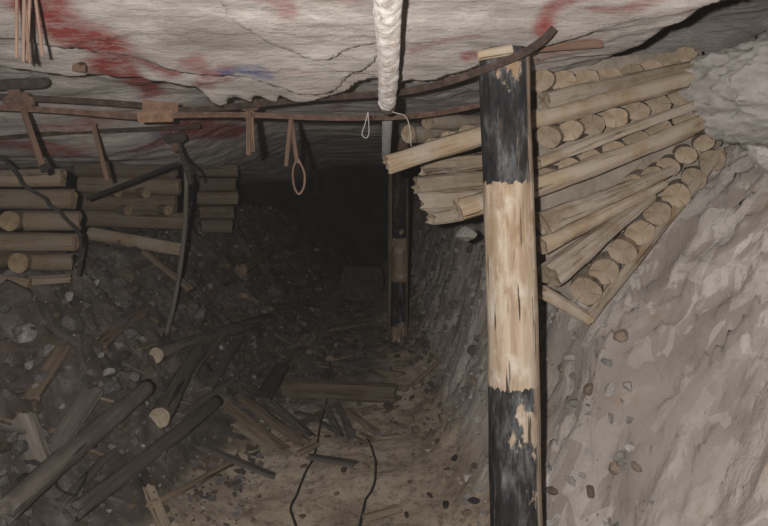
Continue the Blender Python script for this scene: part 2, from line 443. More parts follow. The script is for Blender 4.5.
def tube(name, pts, r, mat, n=10, m=8, r1=None, parent=None, wob=0, closed_smooth=True, wrinkle=0):
    pts = catmull(pts, m) if len(pts) > 2 else [Vector(pts[0]).lerp(Vector(pts[1]), k/24) for k in range(25)]
    o0 = pts[0].copy(); pts = [p-o0 for p in pts]
    bm = bmesh.new(); rows = []; ref = None; SEED[0] += 1; sd = SEED[0]*1.9
    for i, p in enumerate(pts):
        t = (pts[min(i+1, len(pts)-1)]-pts[max(i-1, 0)]).normalized()
        if ref is None: ref = t.orthogonal().normalized()
        ref = (ref-t*ref.dot(t)).normalized(); b = t.cross(ref)
        f = i/(len(pts)-1); rr = lerp(r, r1 if r1 is not None else r, f)
        w = Vector((mn.noise(Vector((f*9, sd, 0))), mn.noise(Vector((f*9, sd, 5))), mn.noise(Vector((f*9, sd, 8)))))*wob
        row = []
        for k in range(n):
            a = 2*math.pi*k/n; q = rr
            if wrinkle: q *= 1+wrinkle*(mn.noise(Vector((math.cos(a)*1.5+f*3, math.sin(a)*1.5, f*30)))+.6*mn.noise(Vector((math.cos(a)*3, math.sin(a)*3, f*70+a))))
            row.append(bm.verts.new(p+w+ref*math.cos(a)*q+b*math.sin(a)*q))
        rows.append(row)
    for i in range(len(rows)-1):
        for k in range(n):
            bm.faces.new((rows[i][k], rows[i][(k+1) % n], rows[i+1][(k+1) % n], rows[i+1][k])).smooth = True
    bm.faces.new(tuple(reversed(rows[0]))); bm.faces.new(tuple(rows[-1]))
    o = link(name, bm_mesh(bm, name), mat, parent)
    if parent: o.location = o0-parent.location
    else: o.location = o0
    return o
def rock_mesh(seed, sub=0, npts=16, squash=(1,.85,.7)):
    rnd = random.Random(seed); bm = bmesh.new()
    for k in range(npts):
        v = Vector((rnd.gauss(0,1), rnd.gauss(0,1), rnd.gauss(0,1))).normalized()*rnd.uniform(.8, 1.05)
        bm.verts.new((v.x*squash[0], v.y*squash[1], v.z*squash[2]))
    r = bmesh.ops.convex_hull(bm, input=bm.verts)
    bmesh.ops.delete(bm, geom=[g for g in r['geom_interior'] if isinstance(g, bmesh.types.BMVert)], context='VERTS')
    if sub:
        bmesh.ops.triangulate(bm, faces=bm.faces[:])
        bmesh.ops.subdivide_edges(bm, edges=bm.edges[:], cuts=2*sub, use_grid_fill=True)
        bmesh.ops.smooth_vert(bm, verts=bm.verts[:], factor=.5, use_axis_x=True, use_axis_y=True, use_axis_z=True)
        for v in bm.verts: v.co += v.co.normalized()*.07*fbm(v.co.x*2.5+seed, v.co.y*2.5, v.co.z*2.5, 4)
    return bm

# ------------------------------------------------------------------ the setting
def grid_obj(name, rows, mat, attrname=None, cols=None):
    nr, nc = len(rows), len(rows[0])
    me = bpy.data.meshes.new(name)
    vs = [v for r in rows for v in r]
    fs = [(i*nc+k, i*nc+k+1, (i+1)*nc+k+1, (i+1)*nc+k) for i in range(nr-1) for k in range(nc-1)]
    me.from_pydata(vs, [], fs); me.polygons.foreach_set('use_smooth', [True]*len(fs))
    if attrname:
        a = me.color_attributes.new(attrname, 'FLOAT_COLOR', 'POINT')
        a.data.foreach_set('color', np.array(cols, dtype=np.float32).ravel())
    return struct(link(name, me, mat))

# paint marks sprayed on the roof: (px,py)->(px,py), half width in metres, strength, channel
MARKS = [((40,14),(100,46),.07,1,0),((96,50),(128,76),.04,.9,0),((112,56),(172,68),.03,.8,0),((104,66),(156,94),.045,1,0),((20,0),(44,22),.03,.5,0),
 ((262,-5),(284,22),.025,.55,0),((186,58),(222,76),.03,.65,0),((205,84),(226,70),.03,.6,0),((262,70),(300,66),.02,.25,0),((228,74),(258,72),.028,1.0,1),
 ((180,126),(240,132),.09,1,0),((0,146),(64,152),.10,.8,0),((140,150),(185,136),.08,.8,0),((40,128),(120,118),.06,.55,0),((200,106),(236,110),.03,.5,0),
 ((300,112),(340,108),.04,.35,0),((545,22),(592,-6),.022,.8,0),((460,62),(474,60),.02,.9,0),((420,44),(474,38),.014,.45,0),((536,62),(575,48),.03,.5,0),
 ((590,20),(640,14),.02,.5,0),((640,12),(695,-2),.02,.5,0),((420,76),(460,72),.012,.35,0),((150,132),(172,138),.03,.55,1),((320,-10),(350,8),.02,.3,0)]
marks = []
for a, b_, w, s, ch in MARKS:
    A, B = on_ceil(*a), on_ceil(*b_); marks.append((A.x, A.y, B.x, B.y, w, s, ch))
def paint_at(x, y):
    v = [0., 0.]
    wx = x+.05*mn.noise(Vector((x*7, y*7, 1))); wy = y+.07*mn.noise(Vector((x*7, y*7, 5)))
    for ax, ay, bx, by, w, s, ch in marks:
        dx, dy = bx-ax, by-ay; t = max(0, min(1, ((wx-ax)*dx+(wy-ay)*dy)/(dx*dx+dy*dy+1e-9)))
        d = math.hypot(wx-ax-dx*t, wy-ay-dy*t); k = s*ss(w*1.7, w*.35, d)
        v[ch] = max(v[ch], k)
    return (v[0], v[1], 0, 1)
rows, cols = [], []
Y = .45
while Y < 11.6:
    r = []
    for k in range(0, 401):
        px = -420+k*4.2
        X = (px-CX)/F*Y if Y > 1.6 else (px-CX)/F*lerp(1.6, Y, .6)
        r.append((X, Y, CZ+ceil_h(X, Y))); cols.append(paint_at(X, Y))
    rows.append(r); Y *= 1.0065
grid_obj('ceiling', rows, 'ceil', 'paint', cols)

Ys = []; Y = .7
while Y < 11.6: Ys.append(Y); Y *= 1.0075
def strip(name, x0f, x1f, nc):
    rows, cols = [], []
    for Y in Ys:
        a, b_ = x0f(Y), x1f(Y); r = []
        for k in range(nc+1):
            X = lerp(a, b_, k/nc); z = ground(X, Y); r.append((X, Y, z))
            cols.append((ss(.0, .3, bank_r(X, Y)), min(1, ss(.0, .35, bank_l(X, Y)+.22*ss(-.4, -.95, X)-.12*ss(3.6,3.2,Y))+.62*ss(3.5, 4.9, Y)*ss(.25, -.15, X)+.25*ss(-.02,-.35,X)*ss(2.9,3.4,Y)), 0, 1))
        rows.append(r)
    grid_obj(name, rows, 'ground', 'zone', cols)
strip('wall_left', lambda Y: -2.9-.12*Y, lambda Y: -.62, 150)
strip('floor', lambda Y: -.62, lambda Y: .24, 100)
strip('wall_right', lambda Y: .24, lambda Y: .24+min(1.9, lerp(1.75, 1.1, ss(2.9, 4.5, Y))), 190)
rows = []
for i in range(40):
    z = -.2+i*.06
    rows.append([((k-40)*.11, 11.2+.25*fbm(k*.2, z*2, 3, 4), z) for k in range(81)])
grid_obj('wall_back', rows, 'back')

# ------------------------------------------------------------------ painted props
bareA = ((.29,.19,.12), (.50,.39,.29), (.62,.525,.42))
M['post_near'] = mat_post('painted_prop_near', [(-1, .785), (1.322, 3)], bareA)
bx = P(521, 668, 2.0); bx.z = ground(bx.x, 2.0)-.02
tx = P(504.5, 52, 1.99); tx.z = CZ+ceil_h(tx.x, tx.y)-.006
o = timber('timber_post', bx, tx, .0705, None, .0665, kind='round', mats=('post_near', 'pack_end'), n=40, rough=.022, bend=.006, step=.02)
tag(o, 'thick round mine prop near the camera with black painted bands above and below bare wood', 'post', None)
g_ = on_ground(399, 341); bx = P(399, 341, g_.y); bx.z -= .02; YF = g_.y
tx = P(401, 150, YF); tx.z = CZ+ceil_h(tx.x, tx.y)-.005
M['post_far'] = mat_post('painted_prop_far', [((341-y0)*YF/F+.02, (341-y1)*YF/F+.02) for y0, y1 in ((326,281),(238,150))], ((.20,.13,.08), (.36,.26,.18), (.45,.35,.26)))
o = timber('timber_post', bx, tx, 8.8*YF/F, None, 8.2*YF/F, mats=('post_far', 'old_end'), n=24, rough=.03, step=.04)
tag(o, 'distant round prop with black painted bands standing in the dark passage', 'post')
bx = P(392, 335, YF+.35); bx.z = ground(bx.x, YF+.35)-.01; tx = P(393, 150, YF+.35); tx.z = CZ+ceil_h(tx.x, tx.y)-.005
o = timber('timber_post', bx, tx, .04, None, .035, mats=('old_wood', 'old_end'), n=14)
tag(o, 'thin unpainted prop just behind the distant banded post', 'post')
# head boards of the near prop
o = timber('wooden_wedge', P(478, 56, 1.91), P(512, 50, 1.91), .014, .013, kind='rect', mats=('pole_wood', 'pole_wood'), n=12)
tag(o, 'short pale wooden wedge at the top of the near banded prop behind the curved pipe', 'wedge')
o = timber('head_board', P(528, 42, 2.06), P(599, 37, 2.10), .016, .03, kind='rect', mats=('strap', 'strap'), n=12, jag=.01)
tag(o, 'short brown board jammed under the roof beside the top of the near prop', 'board')

# ------------------------------------------------------------------ crushed timber pack on the right
PG = 'round log ends in the crushed timber pack'
def end_row(centres, Y0, Y1, r, rowname, length=.42, wood='pack_wood', sq=.85):
    k = len(centres)
    for i, (px, py) in enumerate(centres):
        t = i/max(1, k-1); Y = lerp(Y0, Y1, t)+random.uniform(-.015, .015)
        rr = (r[0]+(r[1]-r[0])*t)*Y/F*random.uniform(.94, 1.04)
        p = P(px, py, Y); q = p+Vector((.16+random.uniform(-.04, .04), length, .05))
        o = timber('pack_log', p, q, rr*1.06, rr*sq, mats=(wood, 'pack_end'), n=16, rough=.10, jag=.012, roll=random.uniform(-.5, .5), step=.06)
        if i == k-1: w = 'last'
        else: w = ORD[i]
        tag(o, f'{w} log end from the near prop in the {rowname}', 'log', PG)
def beam(p0, p1, y0, y1, r0, r1, label, kind='split', mats=('pole_wood', 'pack_end'), flat=1.0, mid=(0,0,0), roll=0, rough=.16, jag=.012, name='pack_pole', cat='pole'):
    a, b_ = P(*p0, y0), P(*p1, y1)
    o = timber(name, a, b_, r0*y0/F, r0*y0/F*flat, r1*y1/F, r1*y1/F*flat, kind=kind, mats=mats, n=20, rough=rough, jag=jag, mid=mid, roll=roll, step=.022)
    return tag(o, label, cat)
end_row([(541,81),(563,81),(586,80),(609,78),(631,74),(651,69),(669,62),(685,56)], 2.50, 2.66, (13,10.5), 'top row of the crushed pack', .4)
beam((387,165), (704,76), 2.42, 2.62, 10, 9, 'longest split pole of the crushed pack, poking out past the near prop', kind='round', mid=(0,0,.012))
end_row([(432,146),(450,139),(468,133)], 2.52, 2.52, (9.5,10), 'short row on the longest pole', .35)
beam((545,100), (700,64), 2.50, 2.64, 11, 7, 'dust covered slab under the top row of log ends in the crushed pack', flat=.8, mats=('pack_wood','pack_end'))
end_row([(548,137),(570,131),(592,125),(615,118),(637,111),(659,104),(680,96),(699,88)], 2.48, 2.66, (12.5,11), 'second row of the crushed pack', .42)
beam((536,163), (706,101), 2.44, 2.63, 8, 6, 'thin cracked slab between the second and third rows of log ends', flat=.8, mats=('pack_wood','pack_end'))
end_row([(547,178),(570,168),(592,159),(615,151),(637,141),(660,130),(684,119),(706,108)], 2.48, 2.66, (12,11), 'third row of the crushed pack', .42)
beam((458,210), (712,118), 2.36, 2.64, 11.5, 8.5, 'thick bowed pole of the crushed pack with its pale end just behind the near prop', kind='round', mid=(0,0,-.018), flat=.95)
end_row([(634,184),(652,176),(668,167),(686,155),(704,143),(720,131)], 2.53, 2.66, (11,10), 'short fourth row of the crushed pack', .4)
beam((541,224), (672,170), 2.42, 2.58, 15, 6, 'upper of the three wide split boards fanning down from the crushed pack', flat=.8, mats=('pack_wood','pack_end'), name='split_board', cat='board')
beam((541,246), (664,184), 2.41, 2.57, 12, 5, 'middle of the three wide split boards fanning down from the crushed pack', flat=.8, mats=('pole_wood','pack_end'), name='split_board', cat='board')
beam((548,276), (652,196), 2.40, 2.57, 16, 6, 'lowest and widest split board fanning down from the crushed pack', flat=.8, mats=('pack_wood','pack_end'), name='split_board', cat='board')
end_row([(586,291),(604,272),(622,252),(640,233),(657,213),(676,196),(694,179),(712,161)], 2.48, 2.68, (15,12), 'lowest slanting row of the crushed pack', .4, sq=.9)
beam((588,319), (722,150), 2.50, 2.70, 4.5, 4, 'narrow edge board along the underside of the lowest slanting row of log ends', flat=1.3, mats=('pole_wood','pack_end'), name='edge_board', cat='board')
beam((541,291), (590,320), 2.46, 2.50, 7, 6, 'short broken timber at the bottom corner of the crushed pack', kind='round', mats=('pole_wood','pack_end'), jag=.02)
FILL = [(532,60,2.62),(600,58,2.66),(700,50,2.76),(728,130,2.78),(690,196,2.76),(590,308,2.62),(548,285,2.58),(538,200,2.60)]
bm = bmesh.new(); cen = P(620, 160, 2.68); rg = []
for q in (1.0, .75, .5, .25):
    ring = []
    for i in range(8):
        a, b_ = FILL[i], FILL[(i+1) % 8]
        for k in range(6):
            p = P(lerp(a[0], b_[0], k/6), lerp(a[1], b_[1], k/6), lerp(a[2], b_[2], k/6)); p = cen.lerp(p, q)
            p.y += .03*fbm(p.x*8, p.z*8, 1, 3); ring.append(p)
    rg.append(ring)
bk = [p+Vector((.12,.30,.03)) for p in rg[0]]
allr = [[bm.verts.new(p) for p in r] for r in [bk]+rg]
for r0, r1 in zip(allr, allr[1:]):
    for k in range(48): bm.faces.new((r0[k], r0[(k+1) % 48], r1[(k+1) % 48], r1[k])).smooth = True
bm.faces.new(allr[-1])
bmesh.ops.recalc_face_normals(bm, faces=bm.faces)
o = link('packed_fines', bm_mesh(bm, 'packed_fines'), 'fines'); o['kind'] = 'stuff'; tag(o, 'dusty rock fines packed between the timbers of the crushed pack', 'rubble')
# hanging mass of older timber behind the near prop
MASS = [((421,168),(492,160),8,'topmost'),((417,184),(492,178),8.5,'second from the top'),((420,201),(490,196),9,'third from the top'),((430,217),(474,210),8,'lowest and most ragged')]
for i, (a, b_, r, w) in enumerate(MASS):
    Y = 2.95-.02*i
    o = timber('crushed_timber', P(*a, Y), P(*b_, Y+.05), r*Y/F, r*1.02*Y/F, kind='split', mats=('pack_wood', 'pack_end'), n=18, rough=.22, jag=.035, step=.02)
    tag(o, f'{w} of the ragged brown timbers stacked behind the near prop', 'timber')
for (px, py, Y, r, w) in ((408,134,3.0,9,'lone round log end under the roof just right of the hanging white pipe'), (428,121,3.0,8,'round log end under the roof next to the lone log end by the white pipe')):
    p = P(px, py, Y); o = timber('pack_log', p, p+Vector((.3,.35,.02)), r*Y/F, mats=('pack_wood','pack_end'), rough=.08, jag=.01)
    tag(o, w, 'log')
o = link('rock', bm_mesh(rock_mesh(901, 2), 'rock'), 'pale_rock'); o.location = P(469, 234, 2.9); o.scale = (.055,.06,.05)
tag(o, 'grey stone wedged below the pale end of the thick bowed pole', 'rock')
# boulder in the top right
bm = bmesh.new(); bmesh.ops.create_icosphere(bm, subdivisions=6, radius=1)
for v in bm.verts:
    c = v.co.copy(); a, e = cellrock(c.x, c.y, c.z, 2.2); a2, e2 = cellrock(c.x, c.y, c.z, 5.5)
    v.co = c*(1+.10*fbm(c.x*1.2, c.y*1.2, c.z*1.2, 3)+.16*a+.07*a2+.05*fbm(c.x*6, c.y*6, c.z*6, 5))
o = link('boulder', bm_mesh(bm, 'boulder', True), 'boulder'); o.location = P(799, 95, 2.52); o.scale = (.335,.45,.195); o.rotation_euler = (0,.12,.1)
tag(o, 'big rounded pale grey boulder bulging from the wall at the pack end', 'boulder')
o = link('rock', bm_mesh(rock_mesh(78, 2, 18, (1,.8,.45)), 'rock'), 'boulder'); o.location = P(764, 158, 2.3); o.scale = (.09,.09,.07); o.rotation_euler = (.2,.5,.4)
tag(o, 'flat grey stone under the big rounded boulder', 'rock')

# ------------------------------------------------------------------ pipes, straps and plates under the roof
pipeA = [P(-40,94,2.30),P(30,98,2.34),P(100,102,2.38),P(150,106,2.40),P(188,110,2.43),P(250,105,2.42),P(320,98,2.38),P(395,93,2.25),P(440,84,2.08),P(480,71,1.93),P(510,59,1.86),P(530,49,1.83),P(544,39,1.81),P(554,28,1.80)]
def empty(name, loc):
    e = bpy.data.objects.new(name, None); C.objects.link(e); e.location = loc; e.empty_display_size = .05; return e
o = empty('steel_pipe', pipeA[0]); tube('pipe_body', pipeA, .0098, 'hose', n=12, parent=o); tag(o, 'rusty pipe under the roof that curls up past the near prop head', 'pipe')
tube('pipe_sleeve', [P(143,105.3,2.397),P(178,108.8,2.422)], .0185, 'sleeve', n=12, parent=o)['label'] = 'rust orange sleeve'
pipeB = [P(-40,106,2.30),P(20,108.5,2.32),P(70,111.5,2.34),P(140,117,2.36),P(186,115,2.36),P(250,115,2.42),P(330,118,2.48),P(400,117,2.55),P(440,113,2.62),P(481,105,2.68)]
o = empty('steel_pipe', pipeB[0]); tube('pipe_body', pipeB, .0090, 'rust', n=12, parent=o); tag(o, 'straighter brown pipe under the roof, lower of the two crossing pipes', 'pipe')
tube('pipe_sleeve', [P(139,117,2.36),P(172,116.2,2.36)], .0185, 'sleeve', n=12, parent=o)['label'] = 'rust orange sleeve'
o = tube('steel_rod', [P(-20,140,3.0),P(60,133,3.0),P(130,130,3.05),P(200,126,3.1)], .010, 'hose'); tag(o, 'thin dark rod under the roof behind the two crossing pipes', 'rod')
o = tube('steel_rod', [P(87,199,3.35),P(176,164,3.2)], .009, 'wire'); tag(o, 'thin black rod slanting down in front of the middle log pack', 'rod')
def plate(px, py, Y, w, h, mat, label, cat='plate'):
    bm = bmesh.new(); bmesh.ops.create_cube(bm, size=1)
    for v in bm.verts: v.co = Vector((v.co.x*w, v.co.y*.07, v.co.z*h))
    bmesh.ops.bevel(bm, geom=bm.edges[:], offset=min(w, h)*.18, segments=2, affect='EDGES')
    o = empty('bolt_plate', P(px, py, Y)); link('plate_body', bm_mesh(bm, 'plate_body'), mat, o); o.rotation_euler = (.25, random.uniform(-.1, .1), random.uniform(-.2, .2))
    bm = bmesh.new(); bmesh.ops.create_cone(bm, cap_ends=True, segments=6, radius1=.018, radius2=.018, depth=h*1.6)
    nut = link('nut', bm_mesh(bm, 'nut'), 'rust', o); nut.location = (0, -.01, -h*.7)
    tag(o, label, cat); return o
plate(14, 84, 2.28, .19, .026, 'plate', 'long dark bolt plate pressed on the roof above the pipe clamp')
plate(250, 105, 2.50, .06, .03, 'rust', 'rusty plate on the roof above the paired hanging straps')
plate(175, 138, 3.1, .075, .035, 'plate', 'dark bolt plate in the shade above the thin leaning pole')
plate(80, 65, 1.98, .014, .010, 'strap', 'small brown bolt stub on the roof below the red paint band')
bm = bmesh.new(); bmesh.ops.create_cube(bm, size=1)
for v in bm.verts: v.co = Vector((v.co.x*.085, v.co.y*.06, v.co.z*.055))
bmesh.ops.bevel(bm, geom=bm.edges[:], offset=.016, segments=3, affect='EDGES')
o = link('pipe_clamp', bm_mesh(bm, 'pipe_clamp'), 'rust'); o.location = P(19, 101, 2.33); tag(o, 'rusty clamp block gripping both pipes under the long dark plate', 'clamp')
def strap(a, b_, Y, w, label, mats='strap', t=.004, tip=True, grp=None, name='hanging_strap', cat='strap'):
    p, q = P(*a, Y), P(*b_, Y-.02)
    o = timber(name, p, q, w*Y/F/2, t, kind='rect', mats=(mats, mats), n=12, rough=.05, jag=.006, step=.03, bend=.004)
    tag(o, label, cat, grp); return o
s = strap((23,108),(44,170),2.28,6,'broad brown strap hanging from the pipes below the clamp block')
t_ = timber('tip', P(43,165,2.255), P(45,172,2.25), .010, .006, kind='rect', mats=('wire','wire'), n=12); 
t_.parent = s; t_.matrix_parent_inverse = s.matrix_world.inverted(); t_['label'] = 'black tip'
strap((93,124),(107,180),2.75,4.5,'thin brown strap hanging behind the pipes, second from the clamp block')
strap((248,112),(248,155),2.40,4,'thinner of the paired straps hanging below the rusty plate')
strap((251,112),(253,152),2.43,4,'shorter of the paired straps hanging below the rusty plate')
strap((291,118),(286,166),2.50,4,'strap angled towards the paired straps, above the hanging loop')
strap((291,118),(297,163),2.53,4,'strap that holds the hexagonal loop at its end')
o = tube('hanging_loop', [P(297,158,2.50),P(293,170,2.5),P(294,186,2.5),P(299,194,2.5),P(304,186,2.5),P(304,172,2.5),P(298,159,2.49)], .0038, 'strap', n=8); tag(o, 'rusty link shaped loop hanging below the roof in front of the dark', 'loop')
o = strap((178,142),(190,184),3.1,4,'dim strap hanging from the shaded bolt plate', 'plate')
o = tube('wire_hook', [P(180,152,3.1),P(188,162,3.1),P(196,172,3.1),P(198,180,3.1)], .005, 'wire'); tag(o, 'bent black hook beside the dim strap under the shaded bolt plate', 'hook')
# laths top left
for i, (a, b_, w) in enumerate([((17,-62),(17,58),2.6),((25,-60),(23,62),2.8),((20,-60),(30,62),2.8),((32,-60),(27,60),2.8),((28,-62),(41,56),2.8)]):
    lab = ['outermost straight lath', 'second lath, hanging straight', 'third lath, crossing the bundle', 'fourth lath, crossing back', 'lath splayed out furthest from the rest'][i]
    strap(a, b_, 1.55+.01*i, w, f'{lab}, in the pinkish bundle hanging from the near roof', 'lath', .003, name='lath', cat='lath', grp='pinkish laths hanging from the near roof')
# white pipe
wp = [P(388,-60,1.3),P(388,-5,1.48),P(388,30,1.62),P(388.5,60,1.80),P(388,85,1.98),P(387,104,2.14)]
o = empty('wrapped_pipe', wp[0]); tube('wrapping', wp, .0305, 'wrap', n=28, m=24, r1=.0245, wrinkle=.12, parent=o); tag(o, 'white plastic wrapped pipe running under the roof above the passage', 'pipe')
e = tube('end_shadow', [P(387.2,102.5,2.125),P(387,107,2.17)], .0252, 'plate', n=24, parent=o); e['label'] = 'dark shadow at the end'  # dark ring put in as the shadow where the wrapped pipe ends
o = tube('grey_tube', [P(388,106,2.62),P(387,130,3.0),P(386,160,3.7)], .020, 'tube_grey', n=18, r1=.02, wrinkle=.04); tag(o, 'thin grey tube hanging in line beyond the white wrapped pipe end', 'tube')
o = tube('string_loop', [P(368,112,2.2),P(365,124,2.2),P(362,134,2.2),P(366,138,2.2),P(369,132,2.2),P(368,112,2.2)], .0014, 'string', n=6); tag(o, 'pale string loop hanging on the passage side of the white pipe', 'string')
o = tube('string', [P(384,110,2.15),P(396,113,2.15),P(406,117,2.2),P(410,130,2.25),P(411,146,2.25)], .0014, 'string', n=6); tag(o, 'pale string hanging from the white pipe end down to the longest pole', 'string')

# ------------------------------------------------------------------ log packs on the left
def xlog(x0, x1, py, Y, r, label, py1=None, mats=('old_wood','old_end'), kind='round', grp=None, jag=.01, dY=.05):
    o = timber('pack_log', P(x0, py, Y), P(x1, py if py1 is None else py1, Y+dY), r*Y/F, mats=mats, kind=kind, rough=.07, jag=jag, step=.05)
    return tag(o, label, 'log', grp)
def ylog(px, py, Y, r, label, ln=.5, grp=None):
    p = P(px, py, Y); o = timber('pack_log', p, p+Vector((-.06, ln, 0)), r*Y/F, mats=('old_wood','old_end'), rough=.06, jag=.006, step=.06)
    return tag(o, label, 'log', grp)
LP = 'the pale log pack at the left edge'
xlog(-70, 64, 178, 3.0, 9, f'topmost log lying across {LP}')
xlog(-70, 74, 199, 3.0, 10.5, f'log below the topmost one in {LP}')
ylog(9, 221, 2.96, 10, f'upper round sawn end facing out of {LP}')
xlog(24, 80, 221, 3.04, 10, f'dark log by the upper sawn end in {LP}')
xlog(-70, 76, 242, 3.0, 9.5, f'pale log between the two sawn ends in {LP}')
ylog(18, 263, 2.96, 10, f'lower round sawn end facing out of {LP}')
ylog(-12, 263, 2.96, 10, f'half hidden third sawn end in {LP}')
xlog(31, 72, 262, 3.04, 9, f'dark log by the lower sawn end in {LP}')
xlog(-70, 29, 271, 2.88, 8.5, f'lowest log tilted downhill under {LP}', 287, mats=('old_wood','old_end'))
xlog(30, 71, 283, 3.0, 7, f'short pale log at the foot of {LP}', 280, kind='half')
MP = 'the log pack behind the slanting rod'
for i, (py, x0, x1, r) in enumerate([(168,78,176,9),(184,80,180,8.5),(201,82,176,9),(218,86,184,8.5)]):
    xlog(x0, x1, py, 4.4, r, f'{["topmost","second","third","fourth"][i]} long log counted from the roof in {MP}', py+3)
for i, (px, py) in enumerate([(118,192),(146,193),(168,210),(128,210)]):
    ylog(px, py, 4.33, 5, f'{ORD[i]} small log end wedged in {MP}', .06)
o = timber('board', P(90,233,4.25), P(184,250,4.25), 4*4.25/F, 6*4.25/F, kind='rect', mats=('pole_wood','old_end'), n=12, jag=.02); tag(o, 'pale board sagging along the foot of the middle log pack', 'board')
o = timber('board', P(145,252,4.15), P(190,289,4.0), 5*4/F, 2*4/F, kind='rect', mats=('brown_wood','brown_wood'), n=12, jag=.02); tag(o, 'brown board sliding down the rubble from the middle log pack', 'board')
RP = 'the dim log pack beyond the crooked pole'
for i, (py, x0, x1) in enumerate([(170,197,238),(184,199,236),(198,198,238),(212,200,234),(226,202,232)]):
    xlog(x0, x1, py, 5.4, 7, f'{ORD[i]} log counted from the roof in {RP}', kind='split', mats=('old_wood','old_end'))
o = timber('thin_pole', P(186,172,3.5), on_ground(167,336,.02), .010, None, .012, mats=('grey_wood','grey_wood'), n=12, mid=(.03,0,0), bend=.012); tag(o, 'thin crooked pole leaning on the rubble in front of the dim log pack', 'pole')
o = tube('cable', [P(-20,150,2.75),P(0,157,2.75),P(15,170,2.78),P(23,184,2.8),P(42,197,2.82),P(49,206,2.83),P(63,216,2.85),P(78,232,2.85),P(80,252,2.87),P(78,275,2.9)], .0065, 'cable', wob=.012); tag(o, 'dark cable drooping across the front of the pale log pack', 'cable')

# ------------------------------------------------------------------ fallen poles and planks
def lay(a, b_, r, label, mats=('grey_wood','grey_wood'), kind='round', flat=1.0, lift=None, name='fallen_pole', cat='pole', r1=None, jag=.02, grp=None, rough=.08, bend=.01, wide=None, roll=0):
    """rest a timber on the ground between two places of the photograph; r in metres"""
    h = r*flat if kind != 'rect' else (wide or r)
    p, q = on_ground(*a, h*.8), on_ground(*b_, h*.8)
    # lift until it clears the highest bump under it
    up = 0
    for k in range(1, 8):
        m = p.lerp(q, k/8); up = max(up, ground(m.x, m.y)+h*.25-m.z)
    up = min(up, .10); p.z += up*.7; q.z += up*.7
    o = timber(name, p, q, r, r*flat if wide is None else wide, r1, None if r1 is None else r1*flat, kind=kind, mats=mats, n=14 if kind == 'round' else 12, rough=rough, jag=jag, bend=bend, roll=roll, step=.04)
    return tag(o, label, cat, grp)
lay((2,526),(147,395),.036,'long grey pole lying up the rubble bank from the bottom corner')
lay((158,419),(201,350),.042,'grey pole with a round pale sawn end pointing at the camera', ('grey_wood','cut_end'), jag=0, r1=.036)
lay((156,356),(258,322),.036,'grey pole with a smaller tan sawn end lying across the bank', ('grey_wood','cut_end'), jag=0)
lay((72,528),(216,410),.030,'thin grey pole on the ochre floor parallel to the long pole')
lay((150,487),(167,530),.022,'pale plank end standing out of the ochre floor', ('pale_wood','pale_wood'), 'rect', .35, name='plank', cat='plank')
lay((238,345),(206,396),.030,'wide grey board beside the pole with the pale sawn end', ('grey_wood','grey_wood'), 'rect', .4, name='plank', cat='plank')
lay((222,338),(190,382),.024,'narrow grey board above the pole with the pale sawn end', ('grey_wood','grey_wood'), 'rect', .4, name='plank', cat='plank')
lay((92,394),(48,462),.040,'dark slab lying steeply on the bank above the long grey pole', ('grey_wood','grey_wood'), 'rect', .4, name='plank', cat='plank')
lay((20,420),(40,470),.045,'short dark broken timber at the picture edge on the bank', ('grey_wood','brown_wood'), 'split', .9, name='broken_timber', cat='timber')
lay((284,388),(396,393),.050,'broad brown beam lying across the passage floor', ('old_wood','old_wood'), 'rect', 1.0, name='beam', cat='beam', roll=.2)
lay((262,400),(283,366),.045,'grey plank tilted against the near end of the broad beam', ('grey_wood','grey_wood'), 'rect', .4, name='plank', cat='plank')
lay((240,396),(304,443),.030,'longest of the brown planks fanned on the floor before the broad beam', ('old_wood','old_wood'), 'rect', .45, name='plank', cat='plank')
lay((226,404),(285,450),.028,'outermost brown plank of the fan, nearest the pale sawn pole', ('brown_wood','brown_wood'), 'rect', .45, name='plank', cat='plank')
lay((270,402),(313,438),.026,'innermost brown plank of the fan, nearest the floor wire', ('grey_wood','brown_wood'), 'rect', .45, name='plank', cat='plank')
lay((236,424),(275,450),.030,'tan broken slab on top of the planks fan', ('pale_wood','pale_wood'), 'rect', .4, name='plank', cat='plank')
lay((325,405),(340,437),.018,'first grey lath beside the floor wire below the broad beam', ('grey_wood','grey_wood'), 'rect', .5, name='splintered_lath', cat='lath')
lay((337,404),(353,440),.018,'second grey lath from the floor wire below the broad beam', ('grey_wood','grey_wood'), 'rect', .5, name='splintered_lath', cat='lath')
lay((347,410),(377,433),.020,'third grey lath, slanting most, below the broad beam', ('brown_wood','grey_wood'), 'rect', .5, name='splintered_lath', cat='lath')
lay((310,457),(354,464),.026,'flat grey board between the two floor wires', ('grey_wood','grey_wood'), 'rect', .4, name='plank', cat='plank')
lay((361,518),(400,508),.020,'short pale wood offcut on the floor beside the second wire', ('pale_wood','pale_wood'), 'rect', .6, name='offcut', cat='offcut')
lay((200,446),(275,476),.022,'dark thin board on the ochre floor below the planks fan', ('grey_wood','grey_wood'), 'rect', .45, name='plank', cat='plank')
lay((224,466),(196,488),.008,'thin dark stick on the ochre floor by the thin grey pole', ('grey_wood','grey_wood'), name='stick', cat='stick')
lay((240,271),(269,251),.05,'dim timber slanting up in the far rubble beyond the dim log pack', ('brown_wood','brown_wood'), name='broken_timber', cat='timber')
lay((236,238),(254,266),.05,'dim timber crossing the slanting one in the far rubble', ('grey_wood','grey_wood'), name='broken_timber', cat='timber')
lay((287,254),(299,234),.04,'far dim timber leaning at the edge of the black opening', ('grey_wood','grey_wood'), name='broken_timber', cat='timber')
lay((270,309),(312,301),.035,'far dim plank lying on the passage floor', ('brown_wood','brown_wood'), 'rect', .5, name='plank', cat='plank')
lay((222,330),(268,316),.035,'dim plank on the rubble above the tan sawn end', ('grey_wood','grey_wood'), 'rect', .5, name='plank', cat='plank')
